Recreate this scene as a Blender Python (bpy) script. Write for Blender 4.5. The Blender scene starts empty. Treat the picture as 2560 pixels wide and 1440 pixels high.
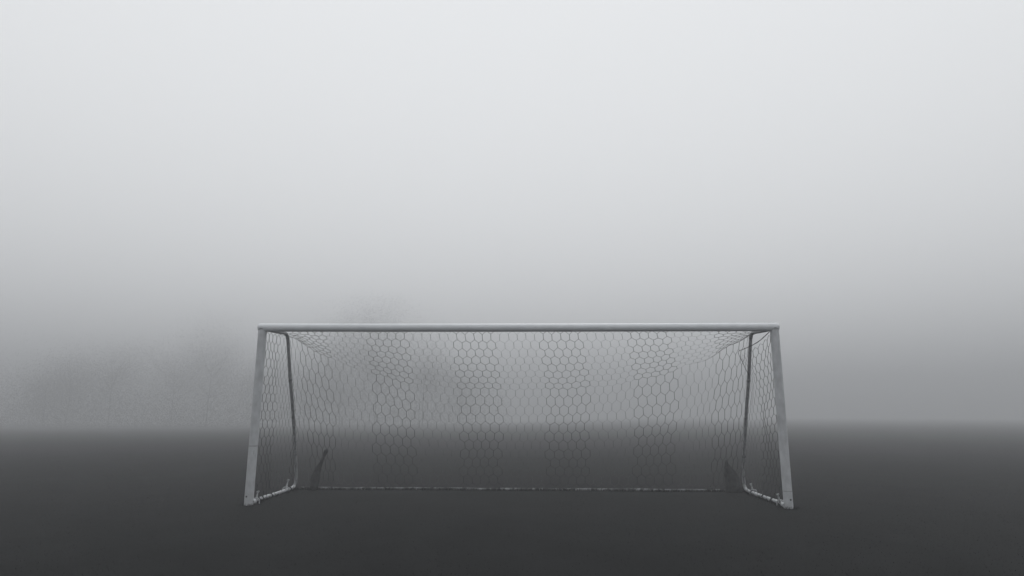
import bpy, math, random
from mathutils import Vector, Matrix, noise
random.seed(11)
scene = bpy.context.scene
col = scene.collection
PI = math.pi

# ------------------------------------------------------------------ helpers
def link(name, verts, faces, mat=None, parent=None, smooth=False, loc=None):
    me = bpy.data.meshes.new(name)
    me.from_pydata([tuple(v) for v in verts], [], faces)
    me.update()
    o = bpy.data.objects.new(name, me)
    col.objects.link(o)
    if mat: me.materials.append(mat)
    if parent: o.parent = parent
    if loc: o.location = loc
    if smooth:
        me.polygons.foreach_set('use_smooth', [True] * len(me.polygons))
    return o

def thing(name, label, cat, loc=(0, 0, 0), group=None):
    o = bpy.data.objects.new(name, None)
    o.empty_display_size = .2
    col.objects.link(o)
    o.location = loc
    tag(o, label, cat, group)
    return o

def tag(o, label=None, cat=None, group=None, kind=None):
    if label: o['label'] = label
    if cat: o['category'] = cat
    if group: o['group'] = group
    if kind: o['kind'] = kind
    return o

def frame_at(t, hint=Vector((0, 0, 1))):
    t = t.normalized()
    if abs(t.dot(hint)) > .95: hint = Vector((1, 0, 0))
    a = t.cross(hint).normalized()
    b = a.cross(t).normalized()
    return a, b

class MB:
    def __init__(s): s.v, s.f = [], []
    def tube(s, pts, rads, n=12, cap=True, hint=Vector((0, 0, 1)), lump=0.0):
        pts = [Vector(p) for p in pts]
        if not hasattr(rads, '__len__'): rads = [rads] * len(pts)
        base = len(s.v); prev = None
        for i, p in enumerate(pts):
            t = (pts[min(i + 1, len(pts) - 1)] - pts[max(i - 1, 0)]).normalized()
            if prev is None: a, b = frame_at(t, hint)
            else:
                a = (prev - t * prev.dot(t)).normalized(); b = a.cross(t).normalized()
            prev = a
            for k in range(n):
                w = 2 * PI * k / n
                d = a * math.cos(w) + b * math.sin(w)
                r = rads[i]
                q = p + d * r
                if lump: q += d * lump * noise.noise(q * 9.0)
                s.v.append(q)
        for i in range(len(pts) - 1):
            for k in range(n):
                A = base + i * n + k; B = base + i * n + (k + 1) % n
                s.f.append((A, B, B + n, A + n))
        if cap:
            s.f.append(tuple(base + k for k in range(n)))
            s.f.append(tuple(base + (len(pts) - 1) * n + k for k in reversed(range(n))))
    def box(s, c, h, rot=None):
        c = Vector(c); b = len(s.v)
        for z in (-1, 1):
            for y in (-1, 1):
                for x in (-1, 1):
                    d = Vector((x * h[0], y * h[1], z * h[2]))
                    if rot: d = rot @ d
                    s.v.append(c + d)
        for f in ((0, 2, 3, 1), (4, 5, 7, 6), (0, 1, 5, 4), (2, 6, 7, 3), (0, 4, 6, 2), (1, 3, 7, 5)):
            s.f.append(tuple(b + i for i in f))
    def build(s, name, mat, parent=None, smooth=True, loc=None):
        return link(name, s.v, s.f, mat, parent, smooth, loc)

def catmull(pts, sub=6):
    P = [Vector(p) for p in pts]
    P = [P[0] * 2 - P[1]] + P + [P[-1] * 2 - P[-2]]
    out = []
    for i in range(1, len(P) - 2):
        p0, p1, p2, p3 = P[i - 1], P[i], P[i + 1], P[i + 2]
        for j in range(sub):
            t = j / sub
            out.append(.5 * ((2 * p1) + (p2 - p0) * t + (2 * p0 - 5 * p1 + 4 * p2 - p3) * t * t + (3 * p1 - p0 - 3 * p2 + p3) * t ** 3))
    out.append(P[-2])
    return out

# ------------------------------------------------------------------ materials
def grey(v):  # the photograph's faint cool tone
    return (v * .975, v, v * 1.03, 1)

def material(name, lo, hi, scale=8, rough=.6, spec=.3, bump=0, detail=6, stretch=(1, 1, 1), speck=None):
    m = bpy.data.materials.new(name); m.use_nodes = True
    nt = m.node_tree; N = nt.nodes; L = nt.links
    bs = N['Principled BSDF']
    bs.inputs['Roughness'].default_value = rough
    bs.inputs['Specular IOR Level'].default_value = spec
    tc = N.new('ShaderNodeTexCoord'); mp = N.new('ShaderNodeMapping')
    mp.inputs['Scale'].default_value = stretch
    L.new(tc.outputs['Object'], mp.inputs['Vector'])
    no = N.new('ShaderNodeTexNoise'); no.inputs['Scale'].default_value = scale; no.inputs['Detail'].default_value = detail
    L.new(mp.outputs['Vector'], no.inputs['Vector'])
    cr = N.new('ShaderNodeValToRGB')
    cr.color_ramp.elements[0].position = .32; cr.color_ramp.elements[1].position = .68
    cr.color_ramp.elements[0].color = grey(lo); cr.color_ramp.elements[1].color = grey(hi)
    L.new(no.outputs['Fac'], cr.inputs['Fac'])
    last = cr.outputs['Color']
    if speck:
        n2 = N.new('ShaderNodeTexNoise'); n2.inputs['Scale'].default_value = speck[0]; n2.inputs['Detail'].default_value = 4
        L.new(mp.outputs['Vector'], n2.inputs['Vector'])
        c2 = N.new('ShaderNodeValToRGB')
        c2.color_ramp.elements[0].position = speck[1]; c2.color_ramp.elements[1].position = speck[1] + .06
        c2.color_ramp.elements[0].color = (0, 0, 0, 1); c2.color_ramp.elements[1].color = (1, 1, 1, 1)
        L.new(n2.outputs['Fac'], c2.inputs['Fac'])
        mx = N.new('ShaderNodeMix'); mx.data_type = 'RGBA'
        L.new(c2.outputs['Color'], mx.inputs['Factor'])
        L.new(last, mx.inputs['A']); mx.inputs['B'].default_value = grey(speck[2])
        last = mx.outputs['Result']
    L.new(last, bs.inputs['Base Color'])
    if bump:
        bp = N.new('ShaderNodeBump'); bp.inputs['Strength'].default_value = bump; bp.inputs['Distance'].default_value = .01
        L.new(no.outputs['Fac'], bp.inputs['Height']); L.new(bp.outputs['Normal'], bs.inputs['Normal'])
    return m

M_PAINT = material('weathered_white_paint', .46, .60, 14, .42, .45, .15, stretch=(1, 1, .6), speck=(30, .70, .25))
M_BAR = material('crossbar_lit_white_paint', .76, .84, 14, .28, .6, .06, stretch=(.5, 1, 1), speck=(30, .74, .55))  # goal paint made lighter on the crossbar to carry the light from above
M_FRAME = material('dull_galvanised_pipe', .16, .30, 18, .45, .5, .2)
M_BASE = material('scuffed_lit_pipe', .38, .62, 22, .4, .5, .3, speck=(19, .60, .06))  # paler copy of the side pipe, light on its upward face put into colour
M_RAIL = material('muddy_rear_pipe', .03, .34, 7, .6, .3, .3, stretch=(1, 1, 1), speck=(15, .52, .03))
M_CORD = material('dark_net_cord', .012, .03, 20, .8, .1)
M_PALE = material('pale_net_cord', .10, .15, 20, .8, .1)
M_BOLT = material('dark_steel', .02, .04, 20, .5, .3)
M_PEG = material('pale_anchor_metal', .30, .5, 30, .45, .5, .2)
M_SACK = material('dark_wet_cloth', .028, .065, 12, .85, .1, .4)
M_GROUND = material('dark_turf_soil', .008, .013, 1.2, .95, .05, .3, 8)
M_GRASS = material('dark_wet_grass', .008, .014, 5, .9, .06)
M_BARK = material('bare_tree_bark', .04, .07, 6, .9, .1)
M_TWIG = material('fine_bare_twigs', .04, .07, 3, .9, .1)

# ------------------------------------------------------------------ ground
def ground_z(x, y):
    r = math.hypot(x, y)
    # the field falls away gently beyond the goal, a little more towards the left
    d = max(0.0, y - 4.0)
    slope = .0125 - .0055 * math.tanh(x / 30)
    fall = slope * (d - 6 * (1 - math.exp(-d / 6))) if d < 420 else slope * 414
    return .012 * noise.noise(Vector((x * .6, y * .6, 0))) * min(1, 40 / (r + 1)) - .004 - fall
gv, gf = [], []
ticks = [-590, -400, -250, -150, -90, -60, -45, -35, -27] + [-20 + .8 * i for i in range(51)] + [23, 27, 31, 36, 42, 50, 60, 72, 84, 96, 106, 114, 130, 150, 250, 400, 590]
n = len(ticks)
for y in ticks:
    for x in ticks: gv.append((x, y, ground_z(x, y)))
for j in range(n - 1):
    for i in range(n - 1):
        a = j * n + i; gf.append((a, a + 1, a + n + 1, a + n))
tag(link('ground', gv, gf, M_GROUND, smooth=True), kind='structure')

# grass: short blades, one object
bv, bf = [], []
def blade(x, y, h, w):
    a = random.uniform(0, 2 * PI); dx, dy = math.cos(a) * w, math.sin(a) * w
    lx, ly = random.gauss(0, .45) * h, random.gauss(0, .45) * h
    z = ground_z(x, y) - .004; b = len(bv)
    bv.extend([(x - dx, y - dy, z), (x + dx, y + dy, z), (x + lx * .4 + dx * .6, y + ly * .4 + dy * .6, z + h * .6),
               (x + lx * .4 - dx * .6, y + ly * .4 - dy * .6, z + h * .6), (x + lx, y + ly, z + h)])
    bf.append((b, b + 1, b + 2, b + 3)); bf.append((b + 3, b + 2, b + 4))
for i in range(90000):
    t = random.random() ** .8
    y = -4.6 + t * 14
    half = (y + 9.2) * .9 + .5
    blade(random.uniform(-half, half), y, random.uniform(.010, .024), random.uniform(.0012, .0026))
for sx in (-1, 1):         # tufts round the feet of the goal
    for i in range(150):
        a = random.uniform(0, 2 * PI); q = .065 + abs(random.gauss(0, .05))
        blade(sx * 3.72 + math.cos(a) * q, math.sin(a) * q, random.uniform(.02, .05), .003)
for i in range(6000):      # longer blades left by the mower along the frame on the ground
    s = random.random()
    if s < .6: x, y = random.uniform(-3.75, 3.75), 1.76 + random.gauss(-.03, .03)
    else: x, y = random.choice((-3.72, 3.72)) + random.gauss(0, .05), random.uniform(0, 1.8)
    if noise.noise(Vector((x * 2.3, y * 2.3, 4))) > -.12 or random.random() < .3:
        blade(x, y, random.uniform(.03, .075 if s < .6 else .055), .003)
tag(link('grass', bv, bf, M_GRASS), 'short dark wet grass of the pitch around the goal', 'grass', kind='stuff')

# ------------------------------------------------------------------ goal
W, H, R = 3.72, 2.48, .060
goal = thing('football_goal', 'large weathered white football goal standing on the dark pitch in fog', 'goal')
# crossbar with rounded ends
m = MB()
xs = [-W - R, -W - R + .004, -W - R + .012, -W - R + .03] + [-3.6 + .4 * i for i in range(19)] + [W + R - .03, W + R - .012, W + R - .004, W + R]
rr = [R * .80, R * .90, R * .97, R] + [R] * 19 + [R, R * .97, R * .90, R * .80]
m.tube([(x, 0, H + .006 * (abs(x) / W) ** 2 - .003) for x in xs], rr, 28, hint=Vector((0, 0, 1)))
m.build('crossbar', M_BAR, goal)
for sx in (-1, 1):
    m = MB()
    zs = [-.03] + [.15 * i for i in range(16)] + [2.43, 2.47]
    m.tube([(sx * W, 0, z) for z in zs], R * 1.02, 28, hint=Vector((0, 1, 0)))
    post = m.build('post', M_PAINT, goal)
    m = MB(); m.tube([(sx * W, 0, .79 if sx < 0 else .22), (sx * W, 0, .80 if sx < 0 else .226)], R * 1.02 + .0025, 28, hint=Vector((0, 1, 0)))
    m.build('joint_seam', M_FRAME, post)
    m = MB(); xb = sx * W + (-.012 if sx < 0 else .01)
    m.tube([(xb, -R * 1.02 + .006, .115), (xb, -R * 1.02 - .005, .115)], .012, 12)
    m.build('bolt', M_BOLT, post)
    # foot plate that clamps the side pipe to the post
    m = MB(); m.tube([(sx * (W - .05), -.01, .035), (sx * (W - .045), .06, .038), (sx * (W - .03), .12, .034)], [.030, .034, .029], 12)
    m.build('base_bracket', M_PAINT, goal)
    # bent side pipe: top arm, leaning stay, ground bar
    path = [(.0, 2.462), (.3, 2.475), (.6, 2.49), (.80, 2.502), (.90, 2.492), (.965, 2.43), (1.0, 2.34), (1.10, 2.06), (1.20, 1.77), (1.36, 1.40),
            (1.52, .96), (1.66, .56), (1.735, .32), (1.757, .17), (1.725, .075), (1.63, .036), (1.4, .028), (1.0, .026), (.5, .030), (.03, .036)]
    cp = catmull([(sx * W, y, z) for y, z in path], 5)
    split = min(range(len(cp)), key=lambda i: abs(cp[i].y - 1.70) + (9 if cp[i].z > .2 else 0))
    m = MB(); m.tube(cp[:split + 1], .0265, 14, hint=Vector((1, 0, 0)))
    m.build('side_stay', M_FRAME, goal)
    m = MB(); m.tube(cp[split:], .0262, 14, hint=Vector((1, 0, 0)), lump=.003)
    m.build('ground_bar', M_BASE, goal)
m = MB(); m.tube([(-W + .02 + i * (2 * W - .04) / 60, 1.76, .016 + .010 * noise.noise(Vector((i * .21, 3, 0)))) for i in range(61)], .019, 12)
m.build('rear_rail', M_RAIL, goal)

# ------------------------------------------------------------------ net
net = thing('goal_net', 'hexagonal goal net in dark and pale stripes hanging from the goal', 'net')
def frac(x):
    u = max(0.0, 1 - abs(x) / 3.705)
    return 1 - (1 - u) ** 2.75
KL, KR = -30.2, 28.6     # first and last mesh column (ten columns to a stripe pair)
def smoothclamp(X, s0, L, F):
    a = abs(X)
    if a > s0: a = s0 + (a - s0) * (L - s0) / (F - s0)
    return math.copysign(a, X)
def sheet(c, v):
    X = .11 + .143 * c
    xbar = .01 + .127 * c
    e = abs(xbar)
    if e > 2.5:
        far = abs(.01 + .127 * (KL if c < 0 else KR))
        e = 2.5 + (e - 2.5) * (3.66 - 2.5) / (far - 2.5)
    xbar = math.copysign(e, xbar)
    xe = (c - KL) if c < 0 else (KR - c)
    d = .143 * xe - .50 * (1 - math.exp(-xe / 5))
    xf = -3.705 + d if c < 0 else 3.705 - d
    w = min(1, max(0, (abs(c) - 2) / 12)); xf = xf * w + X * (1 - w)
    xg = smoothclamp(X, 2.9, 3.68, abs(.11 + .143 * (KL if c < 0 else KR)))
    fr = frac(xf)
    B = Vector((xbar, .052, 2.428 + .012 * abs(math.sin(c * 1.57))))
    F = Vector((xf, .95 + .16 * fr, 2.49 - .885 * fr + .012 * math.sin(c * 1.1)))
    if v <= 8.5:
        t = v / 8.5
        P = B.lerp(F, t); P.z -= .035 * 4 * t * (1 - t) * (.2 + fr)
    else:
        t = (v - 8.5) / 11
        G = Vector((xg, 1.75, .045))
        P = F.lerp(G, t); P.y += .05 * 4 * t * (1 - t) * fr
        P.x += .02 * math.sin(t * 7 + c * .35) * t * (1 - t) * 4
    f = 1 if v > .4 else .2
    P += f * Vector((.020 * noise.noise(Vector((c * .33, v * .3, 1))), .02 * noise.noise(Vector((c * .25, v * .25, 7))), .016 * noise.noise(Vector((c * .4, v * .35, 3)))))
    P += f * Vector((.006 * noise.noise(Vector((c * 1.7, v * 1.7, 1))), 0, .006 * noise.noise(Vector((c * 1.7, v * 1.9, 9)))))
    return P
def is_dark(c):
    q = ((c / 10 + .25 + .5) % 1.0)     # dark stripes centred on k = -1.5, -.5, .5, 1.5
    return abs(((c / 10) % 1.0) - .5) < .262
def hexnet(fn, c0, c1, rows, keep, dark, split=None):
    """edges of a hexagonal mesh; returns dict key -> MB"""
    out = {}
    def edge(a, b, thick):
        ca, cb = (a[0] + b[0]) / 2, (a[1] + b[1]) / 2
        if not keep(ca, cb): return
        pa, pb = fn(*a), fn(*b)
        if (pa - pb).length > .5: return
        dk = dark(ca)
        key = (split(cb) if split else 0, dk)
        mb = out.setdefault(key, MB())
        r = (.0035 if thick else .0025) if dk else (.0025 if thick else .0011)
        dlt = (pb - pa) * .01
        mb.tube([pa - dlt, pb + dlt], r, 5, cap=False, hint=Vector((.1, 1, 0)))
    r0 = rows[0]
    for r in range(rows[0], rows[1]):
        off = .5 * (r % 2)
        for ci in range(int(math.floor(c0)) - 1, int(math.ceil(c1)) + 2):
            c = ci + off
            edge((c, r + .36), (c, r + 1.0), True)
            edge((c, r + .36), (c - .5, r + 0.0), False)
            edge((c, r + .36), (c + .5, r + 0.0), False)
    return out
nets = hexnet(sheet, KL, KR, (0, 20), lambda c, v: KL <= c <= KR and 0 <= v <= 19.6, is_dark, lambda v: 'roof_panel' if v < 8.5 else 'back_panel')
def merge(parts):
    mb = MB(); idx = []
    for part, mi in parts:
        b = len(mb.v); mb.v += part.v; mb.f += [tuple(b + i for i in f) for f in part.f]; idx += [mi] * len(part.f)
    return mb, idx
def net_part(name, dk, pl):
    mb, idx = merge([(p, i) for p, i in ((dk, 0), (pl, 1)) if p])
    o = mb.build(name, M_CORD, net, smooth=False); o.data.materials.append(M_PALE)
    o.data.polygons.foreach_set('material_index', idx)
    return o
for nm in ('roof_panel', 'back_panel'):
    net_part(nm, nets.get((nm, True)), nets.get((nm, False)))
def stay_y(z):
    pts = [(2.5, .9), (2.34, 1.0), (1.77, 1.2), (1.4, 1.36), (.96, 1.52), (.56, 1.66), (.32, 1.735), (0, 1.76)]
    for (z0, y0), (z1, y1) in zip(pts, pts[1:]):
        if z >= z1: return y0 + (y1 - y0) * (z0 - z) / (z0 - z1)
    return 1.76
for sx in (-1, 1):
    def side(c, v, sx=sx):
        y = .05 + .132 * c
        top = 2.435 if sx < 0 else 2.42 - .235 * min(y, 1.0) / .95 - .05 * math.sin(min(1, y / .95) * PI)
        z = top - v * (top - .045) / 19
        pull = 0
        if sx > 0: pull = .16 * max(0, 1 - (2.42 - z) / .6) * max(0, min(1, y / .95))
        # net eases back with the leaning stay
        y2 = y + (.12 * (c / 7) * (1 - z / 2.5))
        x = sx * (3.685 - pull) + .045 * noise.noise(Vector((c * .3, v * .22, 5 + sx))) * min(1, v / 2)
        y2 += .05 * noise.noise(Vector((c * .35, v * .25, 8 + sx))) * (1 if sx < 0 else 1.7)
        return Vector((x, y2, z + .012 * noise.noise(Vector((c * .8, v * .7, 2)))))
    def kp(c, v, sx=sx):
        P = side(c, v); return c >= -.2 and v <= 19 and P.y <= stay_y(P.z) + .02
    ns = hexnet(side, 0, 14, (0, 19), kp, (lambda c: c < 3.8 or 8.8 < c) if sx < 0 else (lambda c: c < 5 or c > 10))
    net_part('side_panel', ns.get((0, True)), ns.get((0, False)))
# loose border rope on the right side
m = MB()
rp = catmull([(3.676, .05, 2.428), (3.66, .22, 2.375), (3.64, .42, 2.32), (3.60, .66, 2.275), (3.55, .84, 2.245), (3.506, .95, 2.217), (3.53, .985, 2.15), (3.575, 1.01, 2.07), (3.63, 1.05, 1.96), (3.70, 1.12, 1.86), (3.705, 1.14, 1.80)], 5)
m.tube(rp, .0050, 6, lump=.003)
m.build('border_rope', M_CORD, net)
# fold rope between roof and back, gathered at both stays
m = MB(); m.tube([sheet(KL + (KR - KL) * i / 110, 8.5) for i in range(92, 111)], [.0008 + .0035 * i / 18 for i in range(19)], 5)
m.build('fold_cord', M_CORD, net)
# ties that lash the net round the pipes
def tie(center, axis, r, tr=.006, n=2):
    m = MB(); ax = Vector(axis).normalized(); a, b = frame_at(ax)
    pts = [Vector(center) + ax * (k / 24 / n - .5) * .030 + (a * math.cos(2 * PI * k / 24) + b * math.sin(2 * PI * k / 24)) * r for k in range(24 * n + 1)]
    m.tube(pts, tr, 6, lump=.002)
    m.build('tie', M_CORD, net)
for y in (.30, .42, .74, 1.5): tie((-W, y, .030), (0, 1, 0), .030)
for y in (.16, .30, .55, .9, 1.38): tie((W, y, .030), (0, 1, 0), .030)
for y, z in ((.96, 2.44), (1.2, 1.77), (1.44, 1.18), (1.66, .56)):
    for sx in (-1, 1): tie((sx * W, y, z), (0, .3, -1), .0275, .003)
for x in (-3.1, -2.2, -1.2, -.3, .7, 1.5, 2.4, 3.2): tie((x, 1.76, .018), (1, 0, 0), .028)

# ------------------------------------------------------------------ ground anchors
def anchor(x, y, h, lean, label):
    t = thing('ground_anchor', label, 'anchor', (x, y, 0), 'anchors pinning the goal to the ground')
    m = MB()
    tip = Vector((lean[0], lean[1], h))
    m.tube([(0, 0, -.05), (0, 0, .05), tip * .55 + Vector((0, 0, .01)), tip * .86, tip], [.012, .017, .011, .010, .013], 10)
    m.build('stem', M_PEG, t)
    m = MB()
    hk = [(-.05, 0, .0), (-.05, 0, .045), (-.035, 0, .066), (0, 0, .072), (.035, 0, .066), (.05, 0, .045), (.05, 0, .0)]
    m.tube(catmull(hk, 4), .009, 8, hint=Vector((0, 1, 0)))
    m.build('hook', M_PEG, t)
    m = MB(); m.tube([tip + Vector((-.016, 0, .0)), tip + Vector((.016, 0, .008))], .011, 8)
    m.build('eye', M_PEG, t)
    return t
anchor(-3.665, .10, .155, (.012, .02), 'short pale ground anchor close behind the foot of the left goalpost')
anchor(-3.735, 1.38, .175, (.02, .02), 'pale forked ground anchor at the rear end of the left ground bar')
anchor(3.70, .22, .145, (-.03, .0), 'pale leaning ground anchor close behind the foot of the right goalpost')
anchor(3.735, 1.38, .155, (-.03, .0), 'thin pale ground anchor at the rear end of the right ground bar')

# ------------------------------------------------------------------ dark bundles in the rear corners
def bundle(name, secs, label, seed):
    m = MB(); nseg = 26
    for i, (x, y, z, rx, ry) in enumerate(secs):
        for k in range(nseg):
            w = 2 * PI * k / nseg
            pl = 1 + .14 * math.sin(w * 7 + seed + i * .5) + .30 * noise.noise(Vector((math.cos(w) * 1.5, math.sin(w) * 1.5, i * .6 + seed)))
            m.v.append(Vector((x + math.cos(w) * rx * pl, y + math.sin(w) * ry * pl, z + .01 * noise.noise(Vector((w, i, seed))))))
    for i in range(len(secs) - 1):
        for k in range(nseg):
            a = i * nseg + k; b = i * nseg + (k + 1) % nseg
            m.f.append((a, b, b + nseg, a + nseg))
    m.f.append(tuple(reversed(range(nseg)))); m.f.append(tuple((len(secs) - 1) * nseg + k for k in range(nseg)))
    o = m.build(name, M_SACK)
    return tag(o, label, 'bundle')
bundle('cloth_bundle', [(-3.375, 1.66, -.01, .060, .06), (-3.370, 1.66, .08, .066, .06), (-3.362, 1.66, .16, .070, .06), (-3.355, 1.66, .22, .068, .058), (-3.342, 1.66, .28, .060, .05), (-3.325, 1.665, .345, .050, .04),
                        (-3.295, 1.67, .41, .037, .034), (-3.27, 1.67, .46, .026, .025), (-3.248, 1.675, .51, .022, .020), (-3.235, 1.68, .56, .026, .024), (-3.222, 1.68, .60, .033, .03), (-3.21, 1.68, .63, .032, .028), (-3.205, 1.68, .65, .014, .012)],
       'dark slim bundle with a pinched neck leaning right at the left rear corner', 1.0)
bundle('cloth_bundle', [(3.50, 1.66, -.01, .115, .10), (3.505, 1.66, .10, .125, .10), (3.505, 1.66, .18, .122, .09), (3.50, 1.66, .26, .108, .08), (3.475, 1.66, .33, .080, .06), (3.455, 1.665, .385, .055, .045),
                        (3.438, 1.67, .43, .036, .03), (3.430, 1.67, .47, .022, .02), (3.425, 1.67, .50, .010, .01)],
       'dark broad bundle with a pointed top heaped at the right rear corner', 4.0)

# ------------------------------------------------------------------ far trees
def tree(x, y, h, spread, cards, label, seed, low=.18):
    """misty tree: tapered trunk and limbs inside a loose crown of many twig-sized faces"""
    rnd = random.Random(seed)
    gz = ground_z(x, y); h -= gz
    t = thing('bare_tree', label, 'tree', (x, y, gz), 'bare trees beyond the pitch in the fog')
    m = MB()
    lean = rnd.uniform(-.06, .06)
    m.tube([(0, 0, -.2), (lean * h * .1, 0, h * .15), (lean * h * .3, 0, h * .35), (lean * h * .6, 0, h * .55)], [h * .0045, h * .0035, h * .002, h * .001], 8)
    cl = []
    for i in range(15):
        a = rnd.uniform(0, 2 * PI); z0 = h * rnd.uniform(.14, .5)
        L = spread * rnd.uniform(.4, .9)
        p0 = Vector((lean * z0, 0, z0)); d = Vector((math.cos(a), math.sin(a), rnd.uniform(.35, 1.2))).normalized()
        p1 = p0 + d * L * .5; p2 = p1 + (d + Vector((0, 0, .35))).normalized() * L * .5
        m.tube([p0, p1, p2], [h * .0018, h * .0012, h * .0006], 5); cl += [(p2, .20), (p1, .16)]
    m.build('trunk', M_BARK, t)
    for _ in range(12):
        cl.append((Vector((rnd.gauss(0, spread * .38), rnd.gauss(0, spread * .38), h * rnd.uniform(low, .72))), rnd.uniform(.16, .36)))
    cv, cf = [], []
    for i in range(int(cards * 4.6)):
        if rnd.random() < .35:
            c, s = rnd.choice(cl); s *= spread
            p = c + Vector((rnd.gauss(0, s), rnd.gauss(0, s), rnd.gauss(0, s)))
        else:
            p = Vector((rnd.gauss(0, spread * .5), rnd.gauss(0, spread * .5), h * low * 4 + rnd.gauss(0, h * .22)))
        if p.z < .2: p.z = rnd.uniform(.2, 3)
        if p.z + gz > 17: continue
        d = Vector((rnd.gauss(0, 1), rnd.gauss(0, 1), rnd.gauss(0, 1))).normalized()
        a, b = frame_at(d); L = rnd.uniform(.035, .08); w = rnd.uniform(.013, .028)
        k = len(cv)
        cv.extend([p - d * L, p + a * w, p + d * L, p - a * w]); cf.append((k, k + 1, k + 2, k + 3))
    link('crown', cv, cf, M_TWIG, t)
TREES = [
 (-67.1, 77, 9.1, 5.1, 7000, 'low thin bare tree at the far left end of the row', 1, .1),
 (-66.2, 80, 12.5, 5.8, 9000, 'rounded bare tree second from the left end of the row', 2, .1),
 (-57.9, 77, 12.9, 6.4, 9000, 'broad hazy bare tree third from the left end of the row', 3, .1),
 (-52.5, 83, 13.5, 6.4, 9000, 'hazy bare tree just left of the tall one beside the goal', 4, .1),
 (-44.2, 77, 15.1, 5.7, 9000, 'tall hazy bare tree standing just left of the left goalpost', 5, .135),
 (-38.4, 80, 10.8, 5.4, 7000, 'shorter bare tree seen directly behind the left goalpost', 6, .1),
 (-33.1, 84, 12.4, 5.8, 7000, 'bare tree peeping over the left end of the crossbar', 7, .1),
 (-26.3, 79, 13.8, 5.8, 14000, 'bare tree to the left of the tallest one above the crossbar', 8, .155),
 (-20.3, 75, 15.8, 5.8, 14000, 'tallest bare tree rising like a smudge above the crossbar', 9, .16),
 (-14.8, 80, 14.0, 5.7, 9000, 'bare tree to the right of the tallest one above the crossbar', 10, .13),
 (-10.2, 86, 11.0, 5.7, 7000, 'faint low bare tree at the right end of the left row', 11, .1),
]
# distant scrub that reads as one dark mass
wv, wf = [], []
rw = random.Random(5)
for i in range(150000):
    x = rw.uniform(-100, -2)
    prof = 5.6
    prof *= .85 + .5 * noise.noise(Vector((x * .06, 2, 0)))
    if rw.random() < (x + 14) / 14: continue
    z = .1 + prof * abs(rw.gauss(0, .55)); yy = rw.uniform(62, 84)
    d = Vector((rw.gauss(0, 1), rw.gauss(0, 1), rw.gauss(0, 1))).normalized()
    a, b = frame_at(d); Ls = rw.uniform(.05, .11); w = rw.uniform(.02, .045)
    p = Vector((x, yy, z * 1.25 + ground_z(x, yy))); k = len(wv)
    wv.extend([p - d * Ls, p + a * w, p + d * Ls, p - a * w]); wf.append((k, k + 1, k + 2, k + 3))
tag(link('distant_scrub', wv, wf, M_TWIG), 'dark mass of far scrub fading into the fog at the end of the field', 'scrub', kind='stuff')
for a in TREES: tree(*a)

# ------------------------------------------------------------------ haze
HZ = 17.2
hx = 600
m = MB(); m.box((0, 0, (HZ - 12) / 2), (hx, hx, (HZ + 12) / 2))
hz = m.build('haze', None, smooth=False)
mat = bpy.data.materials.new('fog'); mat.use_nodes = True
nt = mat.node_tree; nt.nodes.clear()
out = nt.nodes.new('ShaderNodeOutputMaterial'); pv = nt.nodes.new('ShaderNodeVolumePrincipled')
pv.inputs['Color'].default_value = (.76, .77, .785, 1)
pv.inputs['Density'].default_value = .0146
pv.inputs['Anisotropy'].default_value = .2
nt.links.new(pv.outputs['Volume'], out.inputs['Volume'])
hz.data.materials.append(mat)
tag(hz, 'even pale fog filling the air over the pitch', 'fog', kind='stuff')

# ------------------------------------------------------------------ sky and sun
SUN_EL, SUN_AZ = math.radians(62), math.radians(5)   # azimuth from +Y towards +X
world = bpy.data.worlds.new('World'); scene.world = world; world.use_nodes = True
nt = world.node_tree; N = nt.nodes; L = nt.links
bg = N['Background']
sky = N.new('ShaderNodeTexSky'); sky.sky_type = 'NISHITA'; sky.sun_disc = False
sky.sun_elevation = SUN_EL; sky.sun_rotation = SUN_AZ
sky.air_density = 1.0; sky.dust_density = 6.0; sky.ozone_density = 1.0
bw = N.new('ShaderNodeRGBToBW'); L.new(sky.outputs[0], bw.inputs[0])
mul = N.new('ShaderNodeVectorMath'); mul.operation = 'SCALE'; mul.inputs[0].default_value = (.982, 1.0, 1.02)
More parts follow.
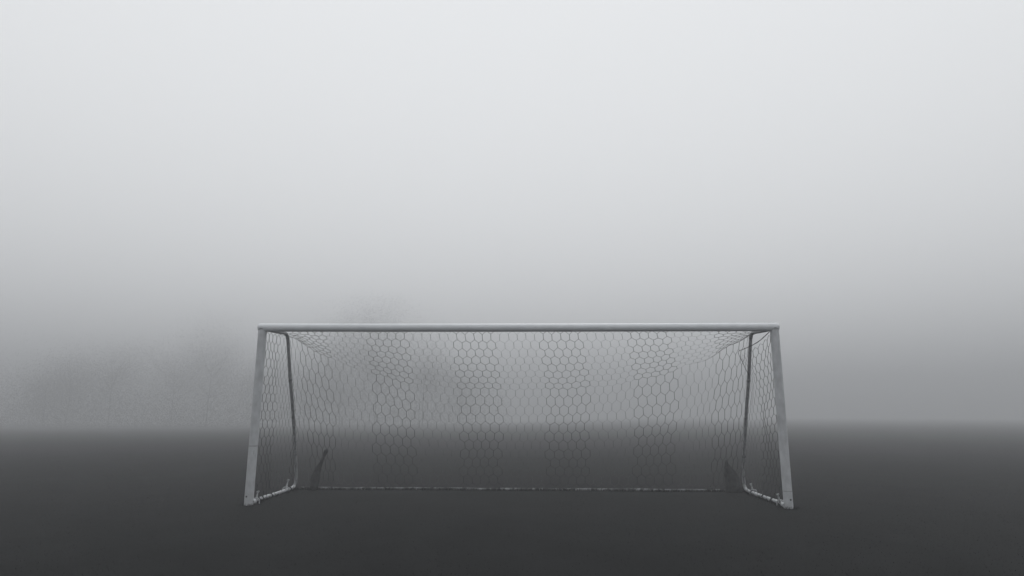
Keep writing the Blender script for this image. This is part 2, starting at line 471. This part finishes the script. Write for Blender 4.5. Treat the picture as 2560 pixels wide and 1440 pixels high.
# closed cloud deck: the glow round the sun is cut off and the rest is spread evenly
cut = N.new('ShaderNodeMath'); cut.operation = 'MINIMUM'; cut.inputs[1].default_value = 2.2; L.new(bw.outputs[0], cut.inputs[0])
deck = N.new('ShaderNodeMath'); deck.operation = 'MULTIPLY'; deck.inputs[1].default_value = 3.75; L.new(cut.outputs[0], deck.inputs[0])
L.new(deck.outputs[0], mul.inputs['Scale'])
L.new(mul.outputs[0], bg.inputs['Color'])
bg.inputs['Strength'].default_value = .12
sd = bpy.data.lights.new('sun', 'SUN'); sd.energy = .5; sd.angle = math.radians(25); sd.color = (1, .99, .975)
so = bpy.data.objects.new('sun', sd); col.objects.link(so)
dirv = Vector((math.sin(SUN_AZ) * math.cos(SUN_EL), math.cos(SUN_AZ) * math.cos(SUN_EL), math.sin(SUN_EL)))
so.rotation_euler = dirv.to_track_quat('Z', 'Y').to_euler(); so.location = (0, 0, 30)

# ------------------------------------------------------------------ camera
cd = bpy.data.cameras.new('camera'); cam = bpy.data.objects.new('camera', cd); col.objects.link(cam)
p, yw, r, f = .1952, -.0262, .0023, 1543.85
fw = Vector((math.sin(yw) * math.cos(p), math.cos(yw) * math.cos(p), math.sin(p)))
rt = Vector((math.cos(yw), -math.sin(yw), 0)); up = rt.cross(fw)
rt2 = rt * math.cos(r) + up * math.sin(r); up2 = up * math.cos(r) - rt * math.sin(r)
cam.matrix_world = Matrix(((rt2.x, up2.x, -fw.x, .177), (rt2.y, up2.y, -fw.y, -8.9255), (rt2.z, up2.z, -fw.z, 1.3001), (0, 0, 0, 1)))
cd.sensor_width = 36; cd.lens = 36 * f / 2560; cd.clip_end = 3000; cd.clip_start = .05
scene.camera = cam

scene.view_settings.view_transform = 'Standard'; scene.view_settings.look = 'None'
scene.view_settings.exposure = 0; scene.view_settings.gamma = 1
scene.cycles.max_bounces = 10; scene.cycles.volume_bounces = 1; scene.cycles.transparent_max_bounces = 16
scene.cycles.use_denoising = True
scene.cycles.use_adaptive_sampling = False
